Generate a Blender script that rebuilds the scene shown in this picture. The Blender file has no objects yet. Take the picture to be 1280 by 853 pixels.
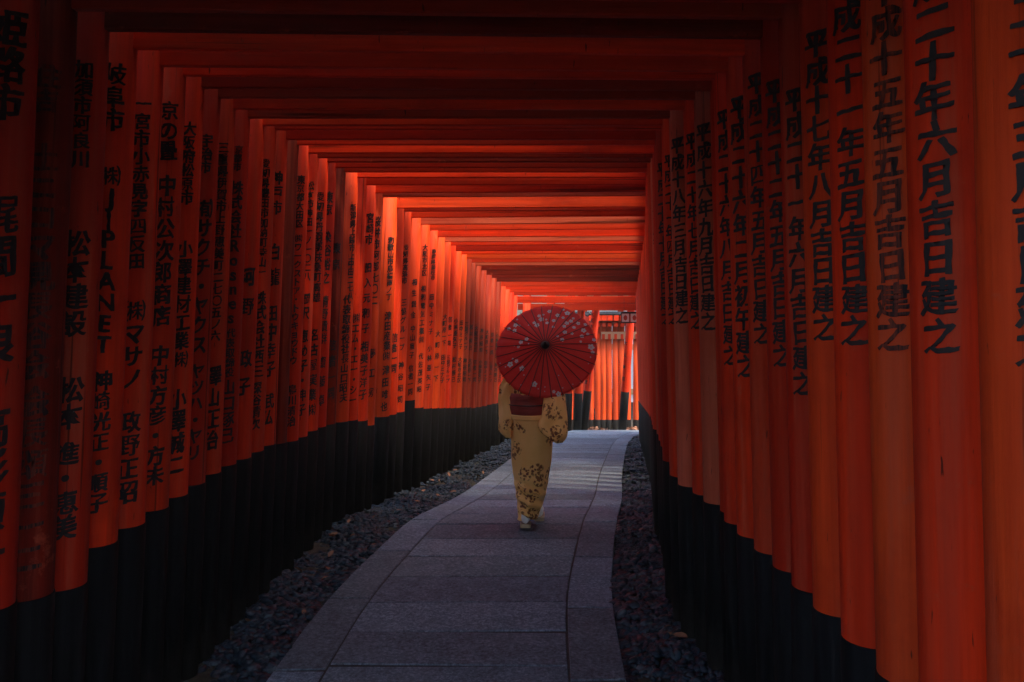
import bpy, bmesh, math, random
import numpy as np
from mathutils import Vector, Matrix, noise
HAZE = .0022
R = math.radians
random.seed(7); rng = np.random.default_rng(7)
SC = bpy.context.scene
COL = SC.collection

# ------------------------------------------------------------ camera, sky, sun, exposure
cam_d = bpy.data.cameras.new('camera'); cam = bpy.data.objects.new('camera', cam_d); COL.objects.link(cam)
cam.location = (0, 0, 1.82); cam.rotation_euler = (R(90), 0, 0)
cam_d.lens = 32.34; cam_d.sensor_width = 36; cam_d.shift_x = -0.0352; cam_d.shift_y = -0.0465
cam_d.clip_start = 0.05; cam_d.clip_end = 2000
SC.camera = cam
SUN_EL, SUN_AZ = R(58), R(122)      # azimuth from +Y towards +X: the sun stands behind the camera on the right
w = bpy.data.worlds.new('World'); SC.world = w; w.use_nodes = True
nt = w.node_tree; sky = nt.nodes.new('ShaderNodeTexSky'); sky.sky_type = 'NISHITA'; sky.sun_disc = False
sky.sun_elevation = SUN_EL; sky.sun_rotation = SUN_AZ; sky.dust_density = 2.0
bg = nt.nodes['Background']; bg.inputs[1].default_value = 0.14; nt.links.new(sky.outputs[0], bg.inputs[0])
sun_d = bpy.data.lights.new('sun', 'SUN'); sun_d.energy = 1.5; sun_d.angle = R(12); sun_d.color = (1, .80, .55)
sun = bpy.data.objects.new('sun', sun_d); COL.objects.link(sun)
to_sun = Vector((math.sin(SUN_AZ)*math.cos(SUN_EL), math.cos(SUN_AZ)*math.cos(SUN_EL), math.sin(SUN_EL)))
sun.rotation_euler = to_sun.to_track_quat('Z', 'Y').to_euler(); sun.location = (-6, -6, 12)
SC.view_settings.view_transform = 'Standard'; SC.view_settings.look = 'None'
SC.view_settings.exposure = 2.65; SC.view_settings.gamma = 1.0
SC.cycles.max_bounces = 12; SC.cycles.diffuse_bounces = 8

# ------------------------------------------------------------ helpers
def tag(o, label=None, cat=None, group=None, kind=None):
    if label: o['label'] = label
    if cat: o['category'] = cat
    if group: o['group'] = group
    if kind: o['kind'] = kind
    return o
def link(name, data, parent=None, loc=(0,0,0), rot=(0,0,0), color=None):
    o = bpy.data.objects.new(name, data); COL.objects.link(o)
    if parent: o.parent = parent
    o.location = loc; o.rotation_euler = rot
    if color: o.color = (*color, 1)
    return o
def mesh(name, v, f, mat=None, smooth=False):
    m = bpy.data.meshes.new(name); m.from_pydata([tuple(p) for p in v], [], f)
    if mat: m.materials.append(mat)
    if smooth: m.polygons.foreach_set('use_smooth', [True]*len(m.polygons))
    m.update(); return m
def big_mesh(name, V, T, mat, smooth=True):          # numpy verts + equal sized faces
    m = bpy.data.meshes.new(name); n, k = T.shape
    m.vertices.add(len(V)); m.vertices.foreach_set('co', np.asarray(V, np.float32).ravel())
    m.loops.add(n*k); m.loops.foreach_set('vertex_index', T.astype(np.int32).ravel())
    m.polygons.add(n); m.polygons.foreach_set('loop_start', np.arange(0, n*k, k, dtype=np.int32))
    m.polygons.foreach_set('use_smooth', np.full(n, smooth))
    m.materials.append(mat); m.update(calc_edges=True); return m
def box_data(x0,x1,y0,y1,z0,z1,bev=0.0):
    bm = bmesh.new(); bmesh.ops.create_cube(bm, size=1)
    for v in bm.verts:
        v.co = Vector(((x0+x1)/2+v.co.x*(x1-x0), (y0+y1)/2+v.co.y*(y1-y0), (z0+z1)/2+v.co.z*(z1-z0)))
    if bev: bmesh.ops.bevel(bm, geom=bm.edges[:], offset=bev, segments=2, affect='EDGES', profile=.5)
    return bm
def bm_mesh(name, bm, mat, smooth=False):
    m = bpy.data.meshes.new(name); bm.to_mesh(m); bm.free(); m.materials.append(mat)
    if smooth: m.polygons.foreach_set('use_smooth', [True]*len(m.polygons))
    return m
def box(name, dims, mat, parent=None, bev=.004, color=None, **k):
    return link(name, bm_mesh(name, box_data(*dims, bev), mat), parent, color=color, **k)
def loft(rings, cap0=True, cap1=True):
    n = len(rings[0]); V = [p for r in rings for p in r]; F = []
    for i in range(len(rings)-1):
        for j in range(n):
            a, b = i*n+j, i*n+(j+1) % n; F.append((a, b, b+n, a+n))
    if cap0: F.append(tuple(range(n-1, -1, -1)))
    if cap1: F.append(tuple(range((len(rings)-1)*n, len(rings)*n)))
    return V, F
def tube(pts, rad, n=8):
    pts = [Vector(p) for p in pts]; rings = []
    if not hasattr(rad, '__len__'): rad = [rad]*len(pts)
    for i, p in enumerate(pts):
        d = (pts[min(i+1, len(pts)-1)]-pts[max(i-1, 0)]).normalized()
        a = d.cross(Vector((0, 0, 1)) if abs(d.z) < .9 else Vector((1, 0, 0))).normalized(); b = d.cross(a)
        rings.append([p+(a*math.cos(t)+b*math.sin(t))*rad[i] for t in [2*math.pi*k/n for k in range(n)]])
    return loft(rings)
def itp(T, x):
    if x <= T[0][0]: return T[0][1]
    for (a, b), (c, d) in zip(T, T[1:]):
        if x <= c: return b+(d-b)*(x-a)/(c-a)
    return T[-1][1]
def sst(a, b, x):
    t = min(1, max(0, (x-a)/(b-a))); return t*t*(3-2*t)
def drop(y):
    if y < 7: return 0
    if y < 8: return .0665*(y-7)**2
    return .095*(y-7.3)
def ground_z(x, y):
    d = drop(min(y, 20.8))
    if y > 20.8: d += .9*sst(20.8, 23.4, y)
    near = 1-(sst(3.5, 7.5, y) if x > 0 else sst(6.5, 12, y))                      # unseen banks, added to block side light from the near stretch
    bank = near*sst(1.9, 9, abs(x-.3))*(6.5 if x > 0 else 2.6)
    far = 9*sst(30, 120, max(abs(x), abs(y-8)))
    return -d-.05+bank+far+.25*sst(3.5, 9, abs(x-.3))*(1-.5*sst(15, 22, y))

# ------------------------------------------------------------ materials
class NT:
    def __init__(s, name):
        s.m = bpy.data.materials.new(name); s.m.use_nodes = True; s.t = s.m.node_tree
        s.b = s.t.nodes['Principled BSDF']
    def n(s, t, **k):
        q = s.t.nodes.new(t)
        for a, v in k.items():
            if a in q.inputs: q.inputs[a].default_value = v
            else: setattr(q, a, v)
        return q
    def l(s, a, b): s.t.links.new(a, b)
    def coord(s, scale, kind='Object', rnd=True):
        c = s.n('ShaderNodeTexCoord'); mp = s.n('ShaderNodeMapping'); mp.inputs['Scale'].default_value = scale
        s.l(c.outputs[kind], mp.inputs[0]); return mp.outputs[0]
    def noise(s, vec, scale, detail=6, rough=.6, w=None):
        q = s.n('ShaderNodeTexNoise'); q.inputs['Scale'].default_value = scale
        q.inputs['Detail'].default_value = detail; q.inputs['Roughness'].default_value = rough
        if w is not None: q.noise_dimensions = '4D'; s.l(w, q.inputs['W'])
        if vec is not None: s.l(vec, q.inputs['Vector'])
        return q.outputs['Fac']
    def rnd(s, mul=40):
        oi = s.n('ShaderNodeObjectInfo'); mt = s.n('ShaderNodeMath', operation='MULTIPLY'); mt.inputs[1].default_value = mul
        s.l(oi.outputs['Random'], mt.inputs[0]); return mt.outputs[0]
    def ramp(s, fac, pts):
        q = s.n('ShaderNodeValToRGB'); s.l(fac, q.inputs[0]); e = q.color_ramp.elements
        while len(e) < len(pts): e.new(.5)
        for i, (p, c) in enumerate(pts): e[i].position = p; e[i].color = (*c, 1) if len(c) == 3 else c
        return q.outputs[0]
    def val(s, fac, a, b, c=0, d=1):
        q = s.n('ShaderNodeMapRange'); s.l(fac, q.inputs[0])
        for i, v in enumerate((a, b, c, d)): q.inputs[i+1].default_value = v
        return q.outputs[0]
    def mix(s, fac, a, b, mode='MIX'):
        q = s.n('ShaderNodeMix', data_type='RGBA', blend_type=mode)
        for i, v in ((0, fac), (6, a), (7, b)):
            if hasattr(v, 'links'): s.l(v, q.inputs[i])
            else: q.inputs[i].default_value = v if i == 0 else (*v, 1)
        return q.outputs[2]
    def bump(s, h, strength=.3, dist=.01):
        q = s.n('ShaderNodeBump'); q.inputs['Strength'].default_value = strength; q.inputs['Distance'].default_value = dist
        s.l(h, q.inputs['Height']); s.l(q.outputs[0], s.b.inputs['Normal'])
    def set(s, col=None, rough=None, spec=None):
        for v, nme in ((col, 'Base Color'), (rough, 'Roughness'), (spec, 'Specular IOR Level')):
            if v is None: continue
            if hasattr(v, 'links'): s.l(v, s.b.inputs[nme])
            else: s.b.inputs[nme].default_value = (*v, 1) if isinstance(v, tuple) else v
        return s.m
def timber(name, axis, fade=(.44, .085, .04), amount=.6, deep=(.24, .010, .003), speck=True):
    s = NT(name); sc = [22, 22, 22]; sc[axis] = .9
    r = s.rnd(); v = s.coord(tuple(sc)); v2 = s.coord((1, 1, 1))
    oi = s.n('ShaderNodeObjectInfo')
    grain = s.noise(v, 1.6, 8, .62, r); blotch = s.noise(v2, 2.2, 5, .6, r); sc2 = [9, 9, 9]; sc2[axis] = .35
    streak = s.noise(s.coord(tuple(sc2)), 1.3, 6, .65, r)
    c = s.mix(s.val(grain, .35, .7), oi.outputs['Color'], s.mix(.5, oi.outputs['Color'], deep))
    c = s.mix(s.val(streak, .50, .66, 0, amount), c, fade)
    c = s.mix(s.val(blotch, .54, .74, 0, .6), c, deep)
    sc4 = [5, 5, 5]; sc4[axis] = .16
    band = s.noise(s.coord(tuple(sc4)), 1.2, 4, .6, r); c = s.mix(s.val(band, .42, .62, .0, .55), c, s.mix(.8, oi.outputs['Color'], deep))
    worn = s.noise(s.coord((4, 4, 4)), 1.6, 8, .75, r); c = s.mix(s.val(worn, .60, .66, 0, .45), c, fade)      # rubbed and flaked patches
    if speck:
        sp = s.noise(s.coord((30, 30, 5)), 2.2, 3, .5, r)
        c = s.mix(s.val(sp, .69, .73, 0, .8), c, (.02, .008, .006))
    sc3 = [34, 34, 34]; sc3[axis] = .55
    cr = s.noise(s.coord(tuple(sc3)), 1.0, 4, .5, r); c = s.mix(s.val(cr, .64, .68, 0, .7), c, (.03, .006, .003))
    s.bump(s.noise(v, 1.6, 8, .7, r), .5, .008)
    return s.set(c, s.val(streak, .3, .7, .5, .75), .08)
M = {}
M['pillar'] = timber('vermilion_pillar_paint', 2)
M['beam'] = timber('vermilion_beam_paint', 0, amount=.25)
s = NT('black_sleeve_paint'); r_ = s.rnd()
g = s.noise(s.coord((26, 26, 1)), 1.5, 6, .6, r_)
zc = s.n('ShaderNodeSeparateXYZ'); s.l(s.coord((1, 1, 1)), zc.inputs[0])
dn = s.noise(s.coord((7, 7, 5)), 2, 6, .7, r_); ad = s.n('ShaderNodeMath', operation='MULTIPLY_ADD'); s.l(dn, ad.inputs[0]); ad.inputs[1].default_value = -.7; s.l(zc.outputs['Z'], ad.inputs[2])
c = s.mix(s.val(ad.outputs[0], -.12, -.36, 0, .8), s.ramp(g, [(.3, (.0025, .0025, .003)), (.75, (.011, .011, .012))]), (.030, .025, .021))   # mud splashed up from the ground
s.bump(g, .5, .008); M['black'] = s.set(c, .7, .1)
s = NT('ink'); g = s.noise(s.coord((14, 14, 4)), 3, 5, .65, s.rnd())
M['ink'] = s.set(s.ramp(g, [(.35, (.006, .006, .008)), (.72, (.03, .016, .013))]), .6, .25)
s = NT('worn_ink'); g = s.noise(s.coord((40, 40, 3)), 3, 5, .65, s.rnd())
M['worn_ink'] = s.set(s.ramp(g, [(.42, (.012, .009, .010)), (.62, (.16, .03, .014))]), .7, .2)
s = NT('granite_slab'); r_ = s.rnd(); v = s.coord((1, 1, 1))
fine = s.noise(v, 48, 6, .85, r_); mid = s.noise(v, 9, 6, .65, r_); big = s.noise(v, 2.1, 4, .6, r_)
c = s.ramp(fine, [(.38, (.038, .055, .078)), (.5, (.125, .165, .21)), (.62, (.28, .35, .42))])
c = s.mix(s.val(mid, .4, .75, 0, .55), c, (.08, .092, .11), 'MIX')
c = s.mix(s.val(big, .5, .75, 0, .4), c, (.22, .24, .28))
oi = s.n('ShaderNodeObjectInfo'); c = s.mix(1.0, c, oi.outputs['Color'], 'MULTIPLY')
ad = s.n('ShaderNodeMath', operation='ADD'); s.l(fine, ad.inputs[0]); s.l(mid, ad.inputs[1])
s.bump(ad.outputs[0], .9, .010); M['slab'] = s.set(c, s.val(mid, .3, .7, .6, .85), .25)
s = NT('mortar_bed'); g = s.noise(s.coord((1, 1, 1)), 40, 4, .6); s.bump(g, .5, .01)
M['mortar'] = s.set(s.ramp(g, [(.3, (.012, .012, .014)), (.7, (.035, .034, .036))]), .9)
s = NT('forest_soil'); v = s.coord((1, 1, 1)); g = s.noise(v, 14, 8, .7); b2 = s.noise(v, .7, 4, .6)
c = s.ramp(g, [(.3, (.018, .015, .012)), (.55, (.045, .036, .028)), (.75, (.085, .065, .045))])
c = s.mix(s.val(b2, .45, .65, 0, .7), c, (.03, .04, .015)); s.bump(g, .8, .03); M['soil'] = s.set(c, .95, .2)
s = NT('river_pebble'); v = s.coord((1, 1, 1)); vo = s.n('ShaderNodeTexVoronoi', Scale=28.0); s.l(v, vo.inputs['Vector'])
g = s.noise(v, 60, 4, .6)
c = s.ramp(vo.outputs['Color'], [(.1, (.002, .005, .009)), (.45, (.005, .012, .021)), (.75, (.012, .026, .040)), (.97, (.07, .085, .095))])
c = s.mix(s.val(g, .4, .8, 0, .4), c, (.05, .055, .07)); s.bump(g, .2, .003); M['pebble'] = s.set(c, .45, .22)
def leafmat(nm, a, b, c_, trans=0):
    s = NT(nm); g = s.noise(s.coord((1, 1, 1)), 3.0, 3, .6, s.rnd()); gg = s.noise(s.coord((1, 1, 1)), 40, 3, .6)
    c = s.mix(s.val(gg, .35, .65), s.ramp(g, [(.3, a), (.55, b), (.75, c_)]), a); return s.set(c, .6, .3)
M['leaf'] = leafmat('tree_foliage', (.025, .05, .015), (.045, .085, .022), (.08, .12, .03))
M['dead'] = leafmat('dry_leaf', (.16, .07, .035), (.30, .13, .07), (.42, .24, .16))
s = NT('bark'); g = s.noise(s.coord((16, 16, 2)), 1.5, 7, .65, s.rnd()); s.bump(g, .9, .03)
M['bark'] = s.set(s.ramp(g, [(.3, (.03, .022, .016)), (.7, (.11, .08, .06))]), .9, .2)
# kimono cloth: cream silk with sprigs of brown leaves and berries printed in clusters
s = NT('kimono_silk'); v = s.coord((1, 1, 1)); nz = s.n('ShaderNodeTexNoise', Scale=16.0); s.l(v, nz.inputs['Vector'])
wv = s.n('ShaderNodeVectorMath', operation='MULTIPLY_ADD'); s.l(nz.outputs['Color'], wv.inputs[0]); wv.inputs[1].default_value = (.05,)*3; s.l(v, wv.inputs[2])
cl = s.n('ShaderNodeTexVoronoi', Scale=8.0); s.l(wv.outputs[0], cl.inputs['Vector'])
p1 = s.n('ShaderNodeTexVoronoi', Scale=34.0); s.l(wv.outputs[0], p1.inputs['Vector'])
p2 = s.n('ShaderNodeTexVoronoi', Scale=9.0); p2.feature = 'DISTANCE_TO_EDGE'; s.l(wv.outputs[0], p2.inputs['Vector'])
inside = s.val(cl.outputs['Distance'], .50, .44); dots = s.val(p1.outputs['Distance'], .52, .44)
tw = s.val(p2.outputs['Distance'], .020, .010); inner = s.val(cl.outputs['Distance'], .46, .40)
def mul(a, b):
    q = s.n('ShaderNodeMath', operation='MULTIPLY'); s.l(a, q.inputs[0]); s.l(b, q.inputs[1]); return q.outputs[0]
weave = s.noise(s.coord((1, 1, 1)), 260, 2, .5); tone = s.noise(v, 5, 3, .5)
c = s.mix(s.val(tone, .35, .7), (.86, .45, .13), (.92, .52, .18))
c = s.mix(mul(tw, inner), c, (.30, .13, .045)); c = s.mix(mul(dots, inside), c, s.mix(s.val(p1.outputs['Color'], .3, .6), (.17, .045, .022), (.26, .10, .03)))
s.bump(weave, .12, .001); M['kimono'] = s.set(c, .62, .3)
s = NT('obi_silk'); g = s.noise(s.coord((4, 4, 40)), 2, 5, .6); s.bump(g, .5, .004)
M['obi'] = s.set(s.ramp(g, [(.3, (.20, .022, .016)), (.7, (.32, .042, .03))]), .6, .3)
s = NT('washi_paper'); v = s.coord((1, 1, 1)); g = s.noise(v, 60, 5, .6); g2 = s.noise(v, 5, 3, .5)
c = s.mix(s.val(g2, .35, .7), (.78, .040, .030), (.86, .060, .045)); s.bump(g, .15, .001)
s.b.inputs['Transmission Weight'].default_value = 0; M['washi'] = s.set(c, .55, .3)
tr = s.n('ShaderNodeBsdfTranslucent'); s.l(c, tr.inputs[0]); mx = s.n('ShaderNodeMixShader'); mx.inputs[0].default_value = .45
s.l(s.b.outputs[0], mx.inputs[1]); s.l(tr.outputs[0], mx.inputs[2]); s.l(mx.outputs[0], s.t.nodes['Material Output'].inputs[0])
def plain(nm, col, rough=.6, spec=.3, nsc=60, amp=.25):
    s = NT(nm); g = s.noise(s.coord((1, 1, 1)), nsc, 4, .6); s.bump(g, .15, .002)
    return s.set(s.mix(s.val(g, .3, .7, 0, amp), col, tuple(x*.55 for x in col)), rough, spec)
M['rib'] = plain('dark_lacquer', (.025, .010, .008), .4)
M['blossom'] = plain('blossom_print', (.62, .50, .47), .7)
M['bamboo'] = plain('bamboo', (.30, .17, .06), .45)
M['skin'] = plain('skin', (.55, .32, .22), .5)
M['hair'] = plain('black_hair', (.012, .010, .010), .4, .5, 120)
M['white'] = plain('white_cotton', (.72, .70, .66), .8)
M['straw'] = plain('sandal_straw', (.42, .33, .20), .7)
M['lantern_frame'] = plain('lantern_frame', (.012, .012, .014), .5)
M['paper'] = plain('lantern_paper', (.78, .74, .66), .7, .3, 30, .1)
M['crest'] = plain('crest_red', (.50, .05, .03), .7)
M['plaster'] = plain('white_plaster', (.78, .78, .76), .8, .2, 8, .12)
M['tile'] = plain('grey_roof_tile', (.14, .15, .17), .6)
M['pale_wood'] = plain('pale_timber', (.52, .30, .15), .6, .3, 14)
VERM = (.72, .038, .006)
GATES = [  # y, ceiling left x, ceiling right x, yaw deg, ground z, left sleeve, right sleeve, left text, right text
 (1.782, -1.600, 0.845, 2.4, 0.000, 0.84, 0.80, [], [('平成二十年五月吉日建之', 2.56, 1.68)]),
 (2.127, -1.600, 0.842, 2.4, 0.000, 0.84, 0.80, [], [('平成二十年六月吉日建之', 2.67, 1.68)]),
 (2.415, -1.600, 0.840, 2.4, 0.000, 0.85, 0.80, [], [('平成十五年五月吉日建之', 2.66, 1.67)]),
 (2.679, -1.600, 0.828, 2.4, 0.000, 0.86, 0.80, [], [('平成二十一年五月吉日建之', 2.76, 1.67)]),
 (2.933, -1.600, 0.816, 2.4, 0.000, 0.85, 0.80, [('姫路市', 2.69, 2.35), ('梶間一良', 2.13, 1.61), ('高杉頴一', 1.48, 0.96)], [('平成十七年八月吉日建之', 2.66, 1.67)]),
 (3.163, -1.600, 0.806, 2.4, 0.000, 0.81, 0.80, [('住吉', 2.58, 2.42), ('土ニコマ見長谷会', 2.32, 1.54), ('会長頌三一二', 1.52, 0.9)], [('平成二十一年六月吉日建之', 2.53, 1.47)]),
 (3.393, -1.600, 0.795, 2.4, 0.000, 0.77, 0.80, [('加須市阿良川', 2.65, 2.27), ('松本建設', 2.05, 1.67), ('松本', 1.53, 1.34), ('進・恵美', 1.3, 0.95)], [('平成二十二年五月吉日建之', 2.61, 1.55)]),
 (3.623, -1.600, 0.777, 2.4, 0.000, 0.86, 0.80, [('岐阜市', 2.7, 2.44), ('㈱J|PLANET', 2.31, 1.59), ('神崎光正・順子', 1.53, 0.99)], [('平成二十四年五月吉日建之', 2.69, 1.62)]),
 (3.864, -1.600, 0.758, 2.3, 0.000, 0.87, 0.80, [('一宮市小赤見字四反田', 2.63, 1.92), ('㈱マサノ', 1.8, 1.43), ('政野正昭', 1.35, 0.97)], [('平成二十六年二月初午建之', 2.65, 1.47)]),
 (4.094, -1.600, 0.743, 1.8, 0.000, 0.88, 0.80, [('京の畳', 2.66, 2.4), ('中村公次郎商店', 2.34, 1.68), ('中村方彦・方未', 1.6, 0.99)], [('平成二十六年八月吉日建之', 2.64, 1.5)]),
 (4.301, -1.600, 0.761, 1.3, 0.000, 0.89, 0.80, [('大阪府松原市', 2.61, 2.23), ('小澤建材工業㈱', 2.07, 1.48), ('小澤誠二', 1.39, 0.99)], []),
 (4.508, -1.600, 0.716, 0.9, 0.000, 0.90, 0.80, [('宇治市', 2.59, 2.4), ('㈲サクチ・ヤクス', 2.28, 1.53), ('ヤツハ・ヤリ', 1.49, 1.02)], [('平成十六年九月吉日建之', 2.65, 1.64)]),
 (4.715, -1.600, 0.693, 0.5, 0.000, 0.91, 0.80, [('三重県伊賀市上野恵美町二七〇五ノ六', 2.59, 1.58), ('澤山正治', 1.46, 1.03)], [('平成二十年七月吉日建之', 2.64, 1.64)]),
 (4.934, -1.600, 0.647, 0.0, 0.000, 0.91, 0.80, [('京都市', 2.61, 2.47), ('株式会社Rosnes', 2.42, 1.66), ('代表取締役', 1.64, 1.38), ('山口琢己', 1.37, 1.03)], [('平成十八年三月吉日建之', 2.65, 1.66)]),
 (5.186, -1.600, 0.636, 0.0, 0.000, 0.90, 0.80, [('河野', 2.0, 1.67), ('政子', 1.54, 1.23)], [('平成二十一年四月吉日建之', 2.6, 1.65)]),
 (5.417, -1.600, 0.673, 0.0, 0.000, 0.90, 0.80, [('愛知県豊田市加納町寺山一', 2.61, 1.92), ('株式会社西三', 1.84, 1.33), ('深谷清次', 1.31, 1.03)], []),
 (5.646, -1.600, 0.654, 0.0, 0.000, 0.90, 0.80, [('神戸市', 2.57, 2.3), ('白龍', 2.15, 1.85), ('田中幸子', 1.76, 1.31), ('武仏', 1.22, 1.02)], [('平成二十年十月吉日建之', 2.62, 1.63)]),
 (5.899, -1.600, 0.709, 0.0, 0.000, 0.87, 0.80, [], []),
 (6.176, -1.600, 0.705, 0.0, 0.000, 0.84, 0.80, [('東京都大田区', 2.61, 2.26), ('㈱ワークストア・トウキョウドウ', 2.22, 1.35), ('鳥川清治', 1.22, 0.94)], [('平成十九年七月吉日建之', 2.54, 1.62)]),
 (6.417, -1.600, 0.722, 0.0, 0.000, 0.83, 0.80, [('松本市神田一ノ一〇二八', 2.6, 1.91), ('岡沢', 1.83, 1.64), ('恵め子・伸子', 1.58, 0.97)], []),
 (6.705, -1.600, 0.742, 0.0, 0.000, 0.83, 0.80, [('愛知県丹羽郡扶桑町高雄', 2.56, 1.76), ('名古屋実業㈱', 1.58, 0.93)], [('平成二十二年八月吉日建之', 2.65, 1.67)]),
 (6.957, -1.600, 0.742, 0.0, 0.000, 0.82, 0.80, [('東京', 2.59, 2.41), ('染谷裕之', 2.3, 1.89), ('清野貴群', 1.81, 1.44), ('齋藤卓', 1.38, 0.95)], []),
 (7.188, -1.581, 0.761, 0.0, -0.002, 0.81, 0.80, [('東京', 2.24, 1.99), ('信者一同', 1.49, 0.99)], []),
 (7.510, -1.549, 0.793, 0.0, -0.017, 0.80, 0.80, [('新潟県上越市上中田二七八', 2.57, 1.79, 0.22), ('代表取締役社長山口昭夫', 1.83, 0.96)], []),
 (7.751, -1.525, 0.817, 0.0, -0.038, 0.80, 0.80, [('㈱エム・エー・シー', 1.7, 0.93)], []),
 (7.981, -1.502, 0.840, -3.0, -0.064, 0.78, 0.80, [('宮崎市', 2.59, 2.31), ('旧入元和子', 2.18, 1.52), ('相美子洋子', 1.48, 0.96)], []),
 (8.200, -1.480, 0.862, -3.0, -0.085, 0.73, 0.80, [('桜井市阿部七〇二', 2.6, 1.8), ('夢工房', 1.46, 0.94)], []),
 (8.682, -1.432, 0.910, -3.0, -0.131, 0.79, 0.80, [('和歌山市鳥橋南ノ丁', 2.49, 1.89), ('津田産業㈱', 1.79, 1.32), ('津田唯也', 1.29, 0.83)], []),
 (8.947, -1.405, 0.937, -3.0, -0.156, 0.80, 0.80, [('信者一同', 1.6, 1.2)], []),
 (9.200, -1.380, 0.962, -5.2, -0.180, 0.81, 0.76, [('愛知県高浜市', 2.5, 2.1), ('三協グループ', 1.96, 1.42), ('神谷昭司', 1.34, 0.88)], []),
 (9.602, -1.340, 1.002, -5.2, -0.219, 0.92, 0.76, [('相生穀金', 2.22, 1.76), ('中山展子', 1.72, 1.35), ('信者一同', 1.3, 0.97)], []),
 (10.005, -1.300, 1.042, -5.2, -0.257, 0.83, 0.76, [('大阪市北区', 2.62, 2.27), ('相和電気工業㈱', 2.18, 1.53), ('代佐茂英昭', 1.44, 0.99)], []),
 (10.419, -1.258, 1.084, -5.2, -0.296, 0.81, 0.76, [('静岡県藤枝市', 2.63, 2.27), ('田中ミナ子', 2.13, 1.64), ('小林亜矢子', 1.55, 1.0)], []),
 (10.833, -1.224, 1.118, -5.2, -0.336, 0.80, 0.76, [('大町原一下', 1.75, 1.09)], []),
 (11.213, -1.193, 1.149, -5.2, -0.372, 0.79, 0.76, [('大町原一下', 1.95, 1.55), ('田中ミナ子', 1.45, 1.1)], []),
 (11.546, -1.166, 1.176, -5.2, -0.403, 0.78, 0.76, [('信者一同', 1.95, 1.55), ('三協グループ', 1.45, 1.1)], []),
 (11.960, -1.132, 1.210, -5.2, -0.443, 0.77, 0.76, [('小林亜矢子', 1.95, 1.55), ('松村勝己', 1.45, 1.1)], []),
 (12.363, -1.099, 1.243, -5.2, -0.481, 0.76, 0.76, [('田中ミナ子', 1.95, 1.55), ('大阪市北区', 1.45, 1.1)], []),
 (12.765, -1.066, 1.276, -5.2, -0.519, 0.75, 0.76, [('三協グループ', 1.95, 1.55), ('神谷昭司', 1.45, 1.1)], []),
 (13.168, -1.033, 1.309, -5.2, -0.557, 0.74, 0.76, [('松村勝己', 1.95, 1.55), ('大町原一下', 1.45, 1.1)], []),
 (13.627, -0.995, 1.347, -5.2, -0.601, 0.72, 0.76, [('大阪市北区', 1.95, 1.55), ('信者一同', 1.45, 1.1)], []),
 (14.145, -0.953, 1.389, -5.2, -0.650, 0.72, 0.76, [('神谷昭司', 1.95, 1.55), ('小林亜矢子', 1.45, 1.1)], []),
 (14.720, -0.906, 1.436, -5.2, -0.705, 0.72, 0.76, [('大町原一下', 1.95, 1.55), ('田中ミナ子', 1.45, 1.1)], []),
 (15.295, -0.859, 1.483, -5.2, -0.760, 0.73, 0.76, [('信者一同', 1.95, 1.55), ('三協グループ', 1.45, 1.1)], []),
 (15.870, -0.811, 1.531, -5.2, -0.814, 0.73, 0.76, [('小林亜矢子', 1.95, 1.55), ('松村勝己', 1.45, 1.1)], []),
 (16.445, -0.764, 1.578, -5.2, -0.869, 0.73, 0.76, [('田中ミナ子', 1.95, 1.55), ('大阪市北区', 1.45, 1.1)], [('平成十七年十一月吉日建之', 2.76, 1.62)]),
 (17.078, -0.712, 1.630, -5.2, -0.929, 0.73, 0.76, [('三協グループ', 1.95, 1.55), ('神谷昭司', 1.45, 1.1)], []),
 (17.710, -0.661, 1.681, -5.2, -0.989, 0.73, 0.76, [('松村勝己', 1.95, 1.55), ('大町原一下', 1.45, 1.1)], []),
]
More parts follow.
